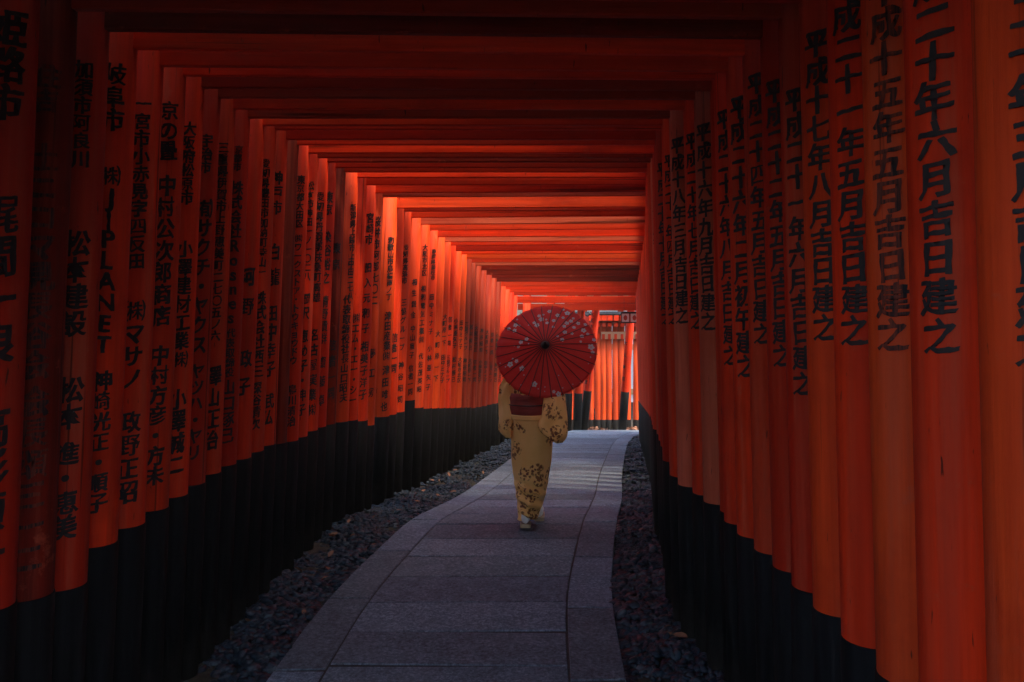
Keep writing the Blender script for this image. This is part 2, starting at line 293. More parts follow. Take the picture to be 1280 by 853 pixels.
BLOSSOMS = [(-0.228, 0.21, 0.0177), (-0.28, 0.185, 0.0143), (-0.235, 0.161, 0.0155), (-0.198, 0.201, 0.0077), (-0.22, 0.262, 0.0077), (-0.14, 0.068, 0.0143), (-0.182, 0.05, 0.0155), (-0.201, 0.014, 0.011), (-0.231, 0.027, 0.0066), (-0.124, 0.026, 0.0066), (-0.262, -0.114, 0.0199), (-0.214, -0.097, 0.0132), (-0.242, -0.075, 0.0077), (-0.297, -0.126, 0.0066), (-0.173, -0.157, 0.0188), (-0.159, -0.206, 0.0066), (-0.129, 0.193, 0.0066), (-0.083, -0.277, 0.0188), (-0.057, -0.31, 0.0055), (-0.008, -0.3, 0.0055), (-0.011, -0.33, 0.0055), (0.055, -0.334, 0.011), (0.089, -0.355, 0.0177), (-0.182, -0.274, 0.0055), (-0.087, 0.211, 0.0121), (-0.065, 0.185, 0.0177), (-0.035, 0.239, 0.0188), (-0.052, 0.274, 0.0132), (0.025, 0.314, 0.0155), (-0.019, 0.284, 0.0077), (0.009, 0.201, 0.0121), (0.003, 0.234, 0.0077), (0.058, 0.222, 0.0132), (0.056, 0.161, 0.011), (0.087, 0.274, 0.0166), (0.127, 0.252, 0.011), (0.158, 0.296, 0.0188), (0.13, 0.33, 0.0088), (0.136, 0.169, 0.0132), (0.156, 0.2, 0.0155), (0.185, 0.221, 0.0143), (0.202, 0.248, 0.0099), (0.141, 0.116, 0.0155), (0.123, 0.048, 0.0143), (0.089, 0.077, 0.0099), (0.193, 0.107, 0.011), (0.207, 0.163, 0.0121), (0.238, 0.203, 0.0143), (0.29, 0.198, 0.0121), (0.277, 0.143, 0.0177), (0.265, 0.091, 0.0143), (0.307, 0.114, 0.011), (0.255, 0.044, 0.0088), (0.329, 0.007, 0.0221), (0.351, 0.069, 0.0132), (0.34, -0.035, 0.0132), (0.323, -0.074, 0.0066), (0.307, -0.125, 0.0055), (0.119, -0.308, 0.0055), (0.191, -0.281, 0.0055), (0.092, -0.222, 0.0055), (0.252, -0.275, 0.0044), (-0.339, -0.092, 0.0055)]
TREES = [(-4.2,-2,1),(3.6,-1.5,1),(3.3,2.5,1.1),(3.3,4.6,.8),(-6.5,.5,1.2),(-6.5,5,1.2),(6,1,1.2),(6.5,3.5,1.1),(-9,-3,1.2),(9,-3,1.2),(-12,13,1.2),(-12,20,1.2),(5.6,12.6,1.1),(5.4,15.6,1.0),(9,14.5,1.2),(7,30,1.1),(-3,30,1.2),(-7,36,1.4),(1,44,1.5),(9,41,1.5)]  # unseen trees; those right of the far tunnel are added to shade it

# ------------------------------------------------------------ the ground and the hill it lies on
def axis(lo, a, b, hi, fine, n): return np.unique(np.round(np.concatenate([np.linspace(lo, a, n), np.arange(a, b, fine), np.linspace(b, hi, n)]), 3))
gx, gy = axis(-220, -10, 12, 220, .5, 10), axis(-120, -8, 30, 320, .5, 10)
GV = [(x, y, ground_z(x, y)) for y in gy for x in gx]; nx = len(gx)
GF = [(j*nx+i, j*nx+i+1, (j+1)*nx+i+1, (j+1)*nx+i) for j in range(len(gy)-1) for i in range(nx-1)]
tag(link('ground', mesh('ground', GV, GF, M['soil'], True)), kind='structure')

# ------------------------------------------------------------ the stone path: a mortar bed carrying separate slabs
PSH = [(0,0),(5.4,0),(5.9,.04),(6.7,.125),(7.5,.21),(8.5,.37),(9.3,.48),(11,.61),(12.9,.75),(14.5,.86),(16,.98),(18,1.22),(19.5,1.5),(21,1.9),(22,2.3)]
def psh(y):
    return sum(itp(PSH, y+d) for d in (-.5, -.25, 0, .25, .5))/5
PSR = [(0,0),(5.4,0),(5.9,.035),(7.3,.17),(9,.36),(10.5,.47),(12.5,.65),(14.5,.85),(16,1.0),(18,1.25),(19.5,1.55),(21,1.9),(22,2.3)]
def psr(y): return sum(itp(PSR, y+d) for d in (-.5, -.25, 0, .25, .5))/5
PE = (-1.33, -1.075, .10, .375)
def pz(y): return -drop(min(y, 20.8)) - (.9*sst(20.8, 23.4, y) if y > 20.8 else 0)
ys = np.arange(-3, 21.3, .25)
V = []; 
for y in ys: V += [(PE[0]+.012+psh(y), y, pz(y)-.007), (PE[3]-.012+psr(y), y, pz(y)-.007), (PE[3]-.012+psr(y), y, pz(y)-.2), (PE[0]+.012+psh(y), y, pz(y)-.2)]
F = [(i*4+a, i*4+(a+1) % 4, i*4+4+(a+1) % 4, i*4+4+a) for i in range(len(ys)-1) for a in range(4)]
path = tag(link('stone_path', mesh('stone_path', V, F, M['mortar'])), kind='structure')
def slab(xa, xb, y0, y1, sk=0.0, fa=psh, fb=psr):
    n = 4; g = .011; b = .004; rows = []
    dz = random.uniform(-.0015, .0015); tx = random.uniform(-.001, .001)
    for i in range(n+1):
        t = i/n
        for_x = []
        y = y0+g+(y1-y0-2*g)*t
        for xx, k in ((xa+.006, 0), (xb-.006, 1)):
            yy = y+sk*(k-.5)
            for_x.append((xx+(fb if k else fa)(yy)+random.uniform(-.002, .002), yy, pz(yy)+dz+tx*(k*2-1)))
        rows.append(for_x)
    out = [r[0] for r in rows]+[r[1] for r in reversed(rows)]
    cx = sum(p[0] for p in out)/len(out); cy = sum(p[1] for p in out)/len(out)
    def ring(off, d):
        q = []
        for p in out:
            v = Vector((cx-p[0], cy-p[1], 0)); sx = math.copysign(min(abs(v.x), off), v.x); sy = math.copysign(off, v.y) if abs(v.y) > abs(y1-y0)*.42 else 0
            q.append((p[0]+sx-cx, p[1]+sy-cy, p[2]+d-pz(cy)))
        return q
    rr = [ring(0, -.05), ring(0, -b), ring(b*.35, -b*.3), ring(b, 0)]
    V, F = loft(rr); o = link('paving_slab', mesh('paving_slab', V, F, M['slab']), path, (cx, cy, pz(cy)))
    t = random.uniform(.66, 1.1); o.color = (t*random.uniform(.97, 1.04), t, t*random.uniform(.97, 1.06), 1)
y = -2.6
while y < 21.2:
    L = random.uniform(.44, .50); slab(PE[1], PE[2], y, y+L, random.uniform(-.02, .03)); y += L
for a, b_, y0 in ((0, 1, -2.9), (2, 3, -2.4)):
    y = y0
    while y < 21.0:
        L = random.uniform(.86, 1.05); slab(PE[a], PE[b_], y, y+L, random.uniform(-.02, .02), *((psh, psh) if a == 0 else (psr, psr))); y += L

# ------------------------------------------------------------ brush lettering (glyph outlines taken from Blender's own built-in font)
GATES_TXT = sorted({c for g in GATES for T in (g[7], g[8]) for s_ in T for c in s_[0]} | set('橋本商店大久神明'))
def glyphs(chars):
    obs = []
    def curve(c, off):
        cu = bpy.data.curves.new('g', 'FONT'); cu.body = c; cu.size = 1; cu.resolution_u = 3; cu.offset = off
        o = bpy.data.objects.new('g', cu); COL.objects.link(o); return o
    OFF = (0, .006, .011, .016, .021); obs = [[curve(c, q) for q in OFF] for c in chars]
    dg = bpy.context.evaluated_depsgraph_get(); dg.update(); out = {}
    for c, os_ in zip(chars, obs):
        ar = []                                     # the boldest weight whose outline still fills cleanly
        for o in os_: m = o.evaluated_get(dg).to_mesh(); ar.append(sum(p.area for p in m.polygons))
        k = 0
        while k < 4 and ar[k+1] > ar[k]*1.03 and ar[k+1]-ar[k] > .6*(ar[1]-ar[0]): k += 1
        ev = os_[k].evaluated_get(dg); m = ev.to_mesh(); bm = bmesh.new(); bm.from_mesh(m); ev.to_mesh_clear()
        for o in os_: bpy.data.objects.remove(o)
        bmesh.ops.remove_doubles(bm, verts=bm.verts, dist=.0005)
        lat = ord(c) < 0x2000; 
        if lat:
            xs = [v.co.x for v in bm.verts]; mid = (min(xs)+max(xs))/2
            for v in bm.verts: v.co = Vector(((v.co.x-mid)*1.15+.5, (v.co.y-.35)*1.15+.38, 0))
        bmesh.ops.triangulate(bm, faces=bm.faces[:])
        for k in range(1, 12):
            bmesh.ops.bisect_plane(bm, geom=bm.verts[:]+bm.edges[:]+bm.faces[:], plane_co=(k/12+.0137, 0, 0), plane_no=(1, 0, 0))
        for k in range(0, 9):
            bmesh.ops.bisect_plane(bm, geom=bm.verts[:]+bm.edges[:]+bm.faces[:], plane_co=(0, k/9-.0971, 0), plane_no=(0, 1, 0))
        bmesh.ops.triangulate(bm, faces=bm.faces[:])
        nrm = {}                                    # brush pressure: the stroke swells and thins along its edge
        for e in bm.edges:
            if len(e.link_faces) != 1: continue
            p, q = e.verts; d = q.co-p.co; n2 = Vector((d.y, -d.x, 0))
            if n2.length < 1e-6: continue
            n2.normalize()
            if n2.dot(e.link_faces[0].calc_center_median()-p.co) > 0: n2 = -n2
            for v in (p, q): nrm[v] = nrm.get(v, Vector())+n2
        for v, n2 in nrm.items():
            if n2.length > .2:
                n2.normalize(); k = noise.noise(Vector((v.co.x*3.4+ord(c) % 53, v.co.y*3.4, 1.7)))
                v.co += n2*max(-.014, .004+.034*k)*(1 if abs(n2.x) > .5 else .75)
        for v in bm.verts:
            x, y_ = v.co.x-.5, v.co.y-.38
            if not lat: y_ += .10*x
            n_ = noise.noise_vector(Vector((x*4.2, y_*4.2, ord(c) % 97)))*.034+noise.noise_vector(Vector((x*13, y_*13, ord(c) % 89)))*.012
            v.co = Vector((x+n_.x*.8, y_+n_.y, 0))
        bm.verts.index_update()
        gv = np.array([(v.co.x, v.co.y, 0) for v in bm.verts]); gf = np.array([[q.index for q in f.verts] for f in bm.faces])
        if True: gf = np.concatenate([gf, gf+len(gv)]); gv = np.concatenate([gv, gv+np.array([.030, .010, .0005])])   # a brush lays the uprights down heavier
        out[c] = (gv, gf)
        bm.free()
    return out
GL = glyphs(GATES_TXT)
def inscription(texts, phi, rad, maxw, parent, mat, single=False):
    for seg in texts:
        t, zt, zb = seg[:3]; ph = phi+(seg[3] if len(seg) > 3 else 0)
        p = (zt-zb)/len(t); wd = min(p*1.0, maxw); hg = min(p*1.02, wd*1.22)
        runs = [[i] for i in range(len(t))] if single or p > hg*1.02 else [range(len(t))]      # well spaced characters stand alone
        for run in runs:
            Vs, Fs, n = [], [], 0
            for i in run:
                gv, gf = GL[t[i]]; a = random.uniform(-.05, .05); k = random.uniform(.94, 1.04)
                u = (gv[:, 0]*math.cos(a)-gv[:, 1]*math.sin(a))*wd*k+random.uniform(-.003, .003)
                z = zt-(i+.5)*p+(gv[:, 0]*math.sin(a)+gv[:, 1]*math.cos(a))*hg*k
                th = ph+u/rad; ro = rad+.0022+gv[:, 2]
                Vs.append(np.stack([ro*np.sin(th), -ro*np.cos(th), z], 1)); Fs.append(gf+n); n += len(gv)
            nm = 'painted_character' if len(runs) > 1 else 'inscription'
            link(nm, big_mesh(nm, np.concatenate(Vs), np.concatenate(Fs), mat, True), parent)

# ------------------------------------------------------------ torii gates
_pc = {}
def pillar_mesh(r):
    k = round(r, 3)
    if k not in _pc:
        rings = [[(r*sc*math.cos(t), r*sc*math.sin(t), z) for t in [2*math.pi*i/32 for i in range(32)]] for z, sc in ((-.25, 1.02), (.6, 1.01), (1.6, 1.0), (3.12, .97))]
        V, F = loft(rings); m = mesh('pillar', V, F, M['pillar'], True)
        for p in m.polygons:
            if len(p.vertices) > 4: p.use_smooth = False
        _pc[k] = m
    return _pc[k]
_sc = {}
def sleeve_mesh(r, h):
    k = (round(r, 3), round(h, 2))
    if k not in _sc:
        ro = r*1.01+.004
        rings = [[(q*math.cos(t), q*math.sin(t), z) for t in [2*math.pi*i/32 for i in range(32)]] for z, q in ((-.24, ro), (h-.004, ro), (h, ro-.003), (h, r*.9))]
        V, F = loft(rings); m = mesh('black_sleeve', V, F, M['black'], True)
        for p in m.polygons:
            if len(p.vertices) > 4: p.use_smooth = False
        _sc[k] = m
    return _sc[k]
LEAN_L, LEAN_R = math.atan(.042), -math.atan(.026)
CEIL = 2.77
def torii(label, cx, cy, z, yaw, hl, hr, r=.092, sl=(.85, .8), lt=(), rt=(), phl=.6, phr=-.85, maxw=.1, tl=VERM, tr=VERM, tb=VERM,
          depth=.042, lind=.17, ceil=CEIL, lean=(LEAN_L, LEAN_R), worn=(0, 0), group='torii gates of the tunnel', beam=True):
    t = link('torii', None, None, (cx, cy, z), (0, 0, R(yaw))); t.empty_display_size = .3
    tag(t, label, 'torii gate', group)
    for s_, half, ln, sh, tx, ph, tint, wn in ((-1, hl, lean[0], sl[0], lt, phl, tl, worn[0]), (1, hr, lean[1], sl[1], rt, phr, tr, worn[1])):
        bx = s_*(half+r)-math.tan(ln)*ceil
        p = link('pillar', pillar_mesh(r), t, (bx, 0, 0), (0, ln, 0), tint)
        p['tone'] = 1; del p['tone']
        link('black_sleeve', sleeve_mesh(r, sh), p)
        if tx: inscription(tx, ph, r, maxw, p, M['worn_ink'] if wn else M['ink'], cy < 7.6)
    x0, x1 = -(hl+2*r+.10), hr+2*r+.10
    box('tie_beam', (x0, x1, -depth/2, depth/2, ceil, ceil+.135), M['beam'], t, .006, tb)
    zt = 3.10
    box('lower_lintel', (x0-.12, x1+.12, -lind*.42, lind*.42, zt, zt+.10), M['beam'], t, .006, tb)
    V = []; n = 12
    for i in range(n+1):                       # upper lintel: its ends sweep up a little
        u = i/n*2-1; x = (x0-.22)+(x1-x0+.44)*i/n; lift = .06*abs(u)**3
        V.append([(x, -lind*.5, zt+.102+lift), (x, lind*.5, zt+.102+lift), (x, lind*.5, zt+.235+lift), (x, -lind*.5, zt+.235+lift)])
    v, f = loft(V); link('upper_lintel', mesh('upper_lintel', v, f, M['beam']), t, color=tb)
    V2 = [[(p[0], (-1 if k in (0, 3) else 1)*(lind*.5+.012), V[i][2][2]+(.003 if k in (0, 1) else .035)) for k, p in enumerate(q)] for i, q in enumerate(V)]
    v, f = loft(V2); link('roof_cap', mesh('roof_cap', v, f, M['black']), t)
    return t
def tone(k):
    j = lambda a: tuple(max(.004, x*random.uniform(.9, 1.1)) for x in a)
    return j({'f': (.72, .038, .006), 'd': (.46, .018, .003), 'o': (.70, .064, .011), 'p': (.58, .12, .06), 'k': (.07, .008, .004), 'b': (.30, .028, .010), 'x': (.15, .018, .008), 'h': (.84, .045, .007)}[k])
#         near gates first: tone of the left pillar, right pillar, beams (fresh, deep, orange, pale, dark, brown)
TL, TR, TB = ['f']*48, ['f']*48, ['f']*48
for k_, idx in (('d', (4, 6, 11, 13, 21, 47)), ('k', (5, 17, 22)), ('o', (23, 26, 27, 29, 30, 31, 33, 34, 36, 37)), ('x', (38, 39, 40, 41, 42, 43, 44))):  # orange run puts mid-tunnel glow into the paint, far dark run puts shade
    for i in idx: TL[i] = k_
for k_, idx in (('o', (0, 2, 4, 17, 24, 28, 32, 36, 40, 43)), ('d', (5, 6, 16, 18)), ('p', (11, 13, 20, 26))):
    for i in idx: TR[i] = k_
for k_, idx in (('d', (1, 4, 16, 21, 28, 35, 47)), ('b', (5, 10, 11, 13, 19)), ('k', (6, 20, 40, 41, 42, 43)), ('p', (26, 30, 33, 39)), ('o', (27, 37)), ('h', (7, 8, 9, 12, 15, 18))):  # vivid beams: brightness of lit fronts put into the tint
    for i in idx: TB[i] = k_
ORD = 'first second third fourth fifth sixth seventh eighth ninth tenth eleventh twelfth thirteenth fourteenth fifteenth sixteenth seventeenth eighteenth nineteenth twentieth'.split()
LAB = {0: 'nearest torii gate, its orange right pillar cut off by the right edge of the photo',
 1: 'torii gate with broad smooth orange right pillar, second from the right edge of the photo',
 2: 'torii gate whose weathered right pillar has smudged dripping lettering',
 3: 'torii gate with bright red right pillar squeezed just left of the weathered smudged one',
 4: 'torii gate with large bold lettering on the leftmost pillar and a pale orange right pillar',
 5: 'torii gate with soot stained left pillar of blurred dripping characters',
 6: 'torii gate with the black tie beam spanning the top of the photo',
 7: 'torii gate whose left pillar mixes tall Latin capitals into its Japanese lettering',
 13: 'torii gate whose left pillar carries lower case Latin letters among its characters',
 14: 'torii gate whose left pillar has only four large widely spaced characters',
 23: 'torii gate with a broad clear left pillar bearing two columns of characters',
 27: 'torii gate with the pale lit tie beam and grained face in mid tunnel'}
for i, (y, lx, rx, yaw, z, sl, sr, lt, rt) in enumerate(GATES):
    L = lt[1][0] if len(lt) > 1 else (lt[0][0] if lt else ''); L = L.replace('|', '-')
    Rr = rt[0][0] if rt else ''
    W = {'f': 'bright red', 'd': 'deep red', 'o': 'orange', 'p': 'pale faded', 'k': 'blackened', 'h': 'vivid red', 'b': 'brown grained'}
    if i in LAB: lab = LAB[i]
    elif i < 27: lab = 'torii gate with %s tie beam, %s behind the one with the black top beam' % (W[TB[i]], ORD[i-7])
    else: lab = 'torii gate with %s tie beam, %s beyond the one with the pale lit beam' % (W[TB[i]], ORD[i-28])
    nxt = GATES[i+1][0] if i+1 < len(GATES) else y+.6; prv = GATES[i-1][0] if i else y-.3
    sp = min(nxt-y, y-prv); r = min(.105, sp*.44)
    ph = .60+.18*sst(3.2, 5.5, y); mw = .112 if y < 4 else .088 if y < 6 else .076 if y < 9 else .062
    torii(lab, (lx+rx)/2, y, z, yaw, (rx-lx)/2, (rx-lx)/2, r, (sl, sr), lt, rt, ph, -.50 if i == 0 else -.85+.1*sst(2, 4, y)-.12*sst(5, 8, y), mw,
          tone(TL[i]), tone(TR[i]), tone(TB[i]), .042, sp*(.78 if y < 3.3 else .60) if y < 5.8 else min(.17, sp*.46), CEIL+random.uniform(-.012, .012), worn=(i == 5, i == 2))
#         the gates the camera stands under (out of view, they close the tunnel overhead and behind)
y = 1.48
while y > .2:
    torii('torii gate overhead of the camera at the near end of the tunnel', -.38, y, 0, 2.4, 1.2, 1.22, .1, (.84, .8), tl=tone('f'), tr=tone('f'), tb=tone('d'), lind=.24, group='torii gates behind the camera')
    y -= .30
#         gates past the straight stretch, fanning round the bend to the right
def span(label, L, Rt, z, sl, **k):
    L, Rt = Vector(L), Vector(Rt); d = Rt-L; c = (L+Rt)/2; h = d.length/2-.09
    return torii(label, c.x, c.y, z, math.degrees(math.atan2(d.y, d.x)), h, h, .09, sl, tl=tone('f'), tr=tone('f'), tb=tone('f'), group='torii gates round the far bend', maxw=.085, **k)
span('last torii gate of the straight stretch, behind the paper umbrella', (-.70, 18.35), (1.85, 18.30), -1.14, (.75, .75), phl=.7, lt=[("信者一同", 1.8, 1.2)])
span('torii gate at the bend mostly hidden behind the paper umbrella', (-.45, 19.3), (1.93, 18.72), -1.30, (.75, .75), phl=.3, lt=[("大阪市北区", 2.0, 1.4)])
span('torii gate turned at the bend, showing just above the umbrella rim', (.06, 20.1), (1.98, 19.15), -1.16, (.78, .75), phl=.2, lt=[("神谷昭司", 2.0, 1.3)])
span('torii gate at the bend whose lettered pillar touches the umbrella edge', (.53, 21.0), (2.1, 19.62), -1.26, (.80, .75), phl=.0, lt=[("三協グループ", 2.1, 1.1)])
span('torii gate whose lettered pillar stands just clear of the umbrella', (.76, 21.0), (2.45, 19.55), -1.26, (.80, .75), phl=.0, lt=[("松村勝己", 1.9, 1.1)])
span('leaning torii gate beside the bright pillars at the bend', (1.10, 21.05), (2.8, 19.5), -1.27, (.86, .75), phl=-.1, lt=[("大阪市北区", 2.7, 2.0), ("橋本商店", 1.5, 1.0)], lean=(.13, LEAN_R))
span('torii gate whose leaning left pillar stands below the hanging lantern', (1.90, 21.0), (3.2, 19.5), -1.27, (.84, .75), phl=-.1, lt=[("大久神明", 2.1, 1.0)], lean=(.10, LEAN_R))
#         a lower run of gates crossing beyond, in full sun
for k, (x, nm) in enumerate(((.15, 'leftmost of all'), (.36, 'second from the left end'), (.58, 'third from the left end'), (.80, 'fourth from the left end'), (1.12, 'set apart left of the tight row'), (1.30, 'just left of the tight row'), (1.44, 'touching the left of the tight row'), (1.59, 'first in the tight row'), (1.755, 'second in the tight row'), (1.92, 'third in the tight row'), (2.085, 'fourth in the tight row'), (2.3, 'fifth in the tight row'), (2.6, 'behind the right wall'))):
    torii('sunlit torii gate side on past the bend, %s' % nm, x, 25.2, -2.14, -90, 1.1, 1.1, .078, (.67, .67), tl=tone('f'), tr=(.68, .085, .016), tb=tone('f'), lind=.13, depth=.07,
          lean=(0, 0), group='sunlit gates beyond the bend')
rail = link('timber_rail', None, None, (1.9, 23.93, .63)); tag(rail, 'pale timber rail across the sunlit orange pillars at the far end', 'rail')
box('rail_beam', (-.52, .75, -.03, .03, 0, .19), M['pale_wood'], rail, .006)
for x in (-.31, .18): box('rail_bracket', (x-.03, x+.03, .03, .11, .03, .16), M['pale_wood'], rail, .004)

# ------------------------------------------------------------ gravel: rounded pebbles beside the path
def ico(sub):
    bm = bmesh.new(); bmesh.ops.create_icosphere(bm, subdivisions=sub, radius=1)
    v = np.array([q.co[:] for q in bm.verts]); f = np.array([[q.index for q in p.verts] for p in bm.faces]); bm.free(); return v, f
def left_line(y): return itp([(g[0], g[1]) for g in GATES], y)-.13
def right_line(y): return itp([(g[0], g[2]) for g in GATES], y)+.08
Vs, Fs, nn = [], [], 0; I1, I2 = ico(1), ico(2)
def pebbles(n, y0, y1, base, side, layer):
    global nn
    for _ in range(n):
        y = random.uniform(y0, y1); 
        if side < 0: a, b = left_line(y)-.12, PE[0]+psh(y)-.005
        else: a, b = PE[3]+psr(y)+.005, right_line(y)+.12
        if b-a < .02: continue
        x = random.uniform(a, b); s_ = random.uniform(.014, .030)*(1.3 if random.random() < .15 else 1)
        A = np.diag([s_*random.uniform(.9, 1.5), s_*random.uniform(.75, 1.05), s_*random.uniform(.42, .7)])
        rot = np.array(Matrix.Rotation(random.uniform(0, 6.28), 3, 'Z') @ Matrix.Rotation(random.gauss(0, .3), 3, 'X') @ Matrix.Rotation(random.gauss(0, .3), 3, 'Y'))
        v0 = base[0]*(1+.08*np.sin(base[0][:, [1, 2, 0]]*random.uniform(1.5, 3)+random.uniform(0, 6)))
        heap = .02*math.sin(x*9+y*3)+.012*math.sin(y*11)
        v = v0 @ A @ rot.T + np.array([x, y, pz(y)-.052+heap+layer*.014+s_*.35])
        Vs.append(v); Fs.append(base[1]+nn); nn += len(v)
for side, k in ((-1, 1.0), (1, 1.15)):
    for layer in (0, 1):
        pebbles(int(1900*k), 3.4, 6.4, I1 if layer == 0 else I2, side, layer)
        pebbles(int(1800*k), 6.4, 10, I1, side, layer)
        pebbles(int(1500*k), 10, 20.5, I1, side, layer)
tag(link('gravel', big_mesh('gravel', np.concatenate(Vs), np.concatenate(Fs), M['pebble'])), 'blue grey rounded pebbles filling the strips beside the stone path', kind='stuff')

# ------------------------------------------------------------ fallen leaves
def leaf_data(s_=1):
    o = [(-.5, 0), (-.3, .2), (0, .27), (.3, .17), (.55, 0), (.3, -.17), (0, -.27), (-.3, -.2)]
    V = [(0, 0, .02)]+[(x, y, .12*abs(y)/.27+.06*x*x) for x, y in o]
    F = [(0, 1+i, 1+(i+1) % 8) for i in range(8)]; return V, F
lm = mesh('fallen_leaf', *leaf_data(), M['dead'], True)
def place_leaf(x, y, sz, lab, grp, dz=0):
    o = link('fallen_leaf', lm, None, (x, y, pz(y)+dz), (random.gauss(0, .35), random.gauss(0, .35), random.uniform(0, 6.28)))
    o.scale = (sz,)*3; tag(o, lab, 'leaf', grp); return o
place_leaf(.70, 4.86, .085, 'large curled reddish brown leaf against the right pillars in the gravel', None, .01)
for _ in range(30):
    y = random.uniform(4.9, 12); place_leaf(random.uniform(left_line(y)+.05, PE[0]+psh(y)-.04), y, random.uniform(.045, .08), 'dry brown leaf lying on the gravel left of the path', 'dry leaves on the left gravel', .0)
for _ in range(8):
    y = random.uniform(4.6, 10); place_leaf(random.uniform(PE[3]+psr(y)+.04, right_line(y)-.05), y, random.uniform(.035, .06), 'small dry leaf lying on the gravel right of the path', 'dry leaves on the right gravel', .0)
Vs, Fs, nn = [], [], 0; lv, lf = np.array(leaf_data()[0]), np.array(leaf_data()[1])
for _ in range(1300):
    x = random.uniform(.35, 3.4); y = random.gauss(21.9, .32); 
    if y < 21.25: continue
    s_ = random.uniform(.06, .12); h = .22*math.exp(-((y-21.9)/.35)**2)*(.6+.4*math.sin(x*7))
    rot = np.array(Matrix.Rotation(random.uniform(0, 6.28), 3, 'Z') @ Matrix.Rotation(random.gauss(0, .7), 3, 'X') @ Matrix.Rotation(random.gauss(0, .7), 3, 'Y'))
    Vs.append(lv*s_ @ rot.T+np.array([x, y, ground_z(x, y)+.03+h+random.uniform(0, .06)])); Fs.append(lf+nn); nn += len(lv)
tag(link('leaf_litter', big_mesh('leaf_litter', np.concatenate(Vs), np.concatenate(Fs), M['dead'])), 'drift of dry leaves at the end of the path', kind='stuff')

# ------------------------------------------------------------ the woman in a kimono, seen from behind
W0 = Vector((-.14, 7.15, 0)); wom = link('person', None, None, W0)
tag(wom, 'woman in a cream flowered kimono and dark red obi walking away under a red umbrella', 'person')
def wx(px): return (px-685)/161+.14
bv = {'pelvis': (0, .02, .80), 'belly': (0, .02, .93), 'chest': (0, .01, 1.10), 'neck': (0, .01, 1.24), 'jaw': (0, .03, 1.31), 'head': (0, .02, 1.39), 'crown': (0, .0, 1.47),
      'hl': (-.08, .02, .76), 'kl': (-.05, .06, .42), 'al': (-.03, -.02, .09), 'tl': (-.03, .13, .03),
      'hr': (.08, .02, .76), 'kr': (.07, .20, .44), 'ar': (.05, .20, .09), 'tr': (.05, .36, .035),
      'sl': (-.14, 0, 1.19), 'el': (-.18, .07, .95), 'wl': (-.08, .25, .99), 'pl': (-.03, .29, 1.02),
      'sr': (.13, 0, 1.19), 'er': (.19, .09, .95), 'wr': (.22, .235, 1.01), 'pr': (.225, .275, 1.045)}
be = 'pelvis belly,belly chest,chest neck,neck jaw,jaw head,head crown,pelvis hl,hl kl,kl al,al tl,pelvis hr,hr kr,kr ar,ar tr,chest sl,sl el,el wl,wl pl,chest sr,sr er,er wr,wr pr'.split(',')
br = dict(pelvis=.11, belly=.10, chest=.095, neck=.042, jaw=.062, head=.085, crown=.06, hl=.075, kl=.05, al=.032, tl=.028, hr=.075, kr=.05, ar=.032, tr=.028,
          sl=.045, el=.034, wl=.022, pl=.026, sr=.045, er=.034, wr=.022, pr=.026)
for sd, palm, dirx, n0 in (('l', Vector(bv['pl']), Vector((.02, .05, .02)), -1), ('r', Vector(bv['pr']), Vector((-.02, .05, .02)), 1)):   # five fingers curled round the shaft
    for q in range(4):
        a = palm+Vector((-n0*.004, .012, (q-1.5)*.017)); b = a+Vector((-n0*.012, .026, .002)); c = b+Vector((-n0*.022, .0, -.002)); d = c+Vector((-n0*.002, -.02, -.002))
        for m_, p_ in zip('abcd', (a, b, c, d)): bv[f'f{sd}{q}{m_}'] = tuple(p_); br[f'f{sd}{q}{m_}'] = .0085 if m_ != 'd' else .007
        be += [f'p{sd} f{sd}{q}a', f'f{sd}{q}a f{sd}{q}b', f'f{sd}{q}b f{sd}{q}c', f'f{sd}{q}c f{sd}{q}d']
    a = palm+Vector((-n0*.014, -.004, .018)); b = a+Vector((-n0*.014, .012, .016)); c = b+Vector((-n0*.006, .018, .006))
    for m_, p_ in zip('abc', (a, b, c)): bv[f't{sd}{m_}'] = tuple(p_); br[f't{sd}{m_}'] = .009
    be += [f'p{sd} t{sd}a', f't{sd}a t{sd}b', f't{sd}b t{sd}c']
keys = list(bv); bm_ = bpy.data.meshes.new('body'); bm_.from_pydata([bv[k] for k in keys], [tuple(keys.index(q) for q in e.split()) for e in be], [])
bm_.materials.append(M['skin']); body = link('body', bm_, wom)
sk = body.modifiers.new('skin', 'SKIN'); sk.use_smooth_shade = True
for k, v in zip(keys, bm_.skin_vertices[0].data):
    v.radius = (br[k],)*2; v.use_root = (k == 'pelvis')
ss = body.modifiers.new('sub', 'SUBSURF'); ss.levels = ss.render_levels = 2
V, F = loft([[(.028*math.cos(t)*q, .115+.02*0+.012*math.sin(t)*q, z) for t in [6.283*i/10 for i in range(10)]] for z, q in ((1.335, .25), (1.345, .8), (1.36, .5), (1.385, .3))])
link('nose', mesh('nose', [(p[0]*.4, p[1]-.012, p[2]) for p in V], F, M['skin'], True), body)
for sx in (-1, 1):
    bm = bmesh.new(); bmesh.ops.create_uvsphere(bm, u_segments=12, v_segments=8, radius=.011); link('eye', bm_mesh('eye', bm, M['white'], True), body, (sx*.032, .095, 1.39))
    bm = bmesh.new(); bmesh.ops.create_uvsphere(bm, u_segments=10, v_segments=6, radius=1); bmesh.ops.scale(bm, vec=(.008, .02, .028), verts=bm.verts[:]); link('ear', bm_mesh('ear', bm, M['skin'], True), body, (sx*.086, .015, 1.38))
bm = bmesh.new(); bmesh.ops.create_uvsphere(bm, u_segments=12, v_segments=6, radius=1); bmesh.ops.scale(bm, vec=(.02, .006, .006), verts=bm.verts[:]); link('mouth', bm_mesh('mouth', bm, M['crest'], True), body, (0, .098, 1.325))
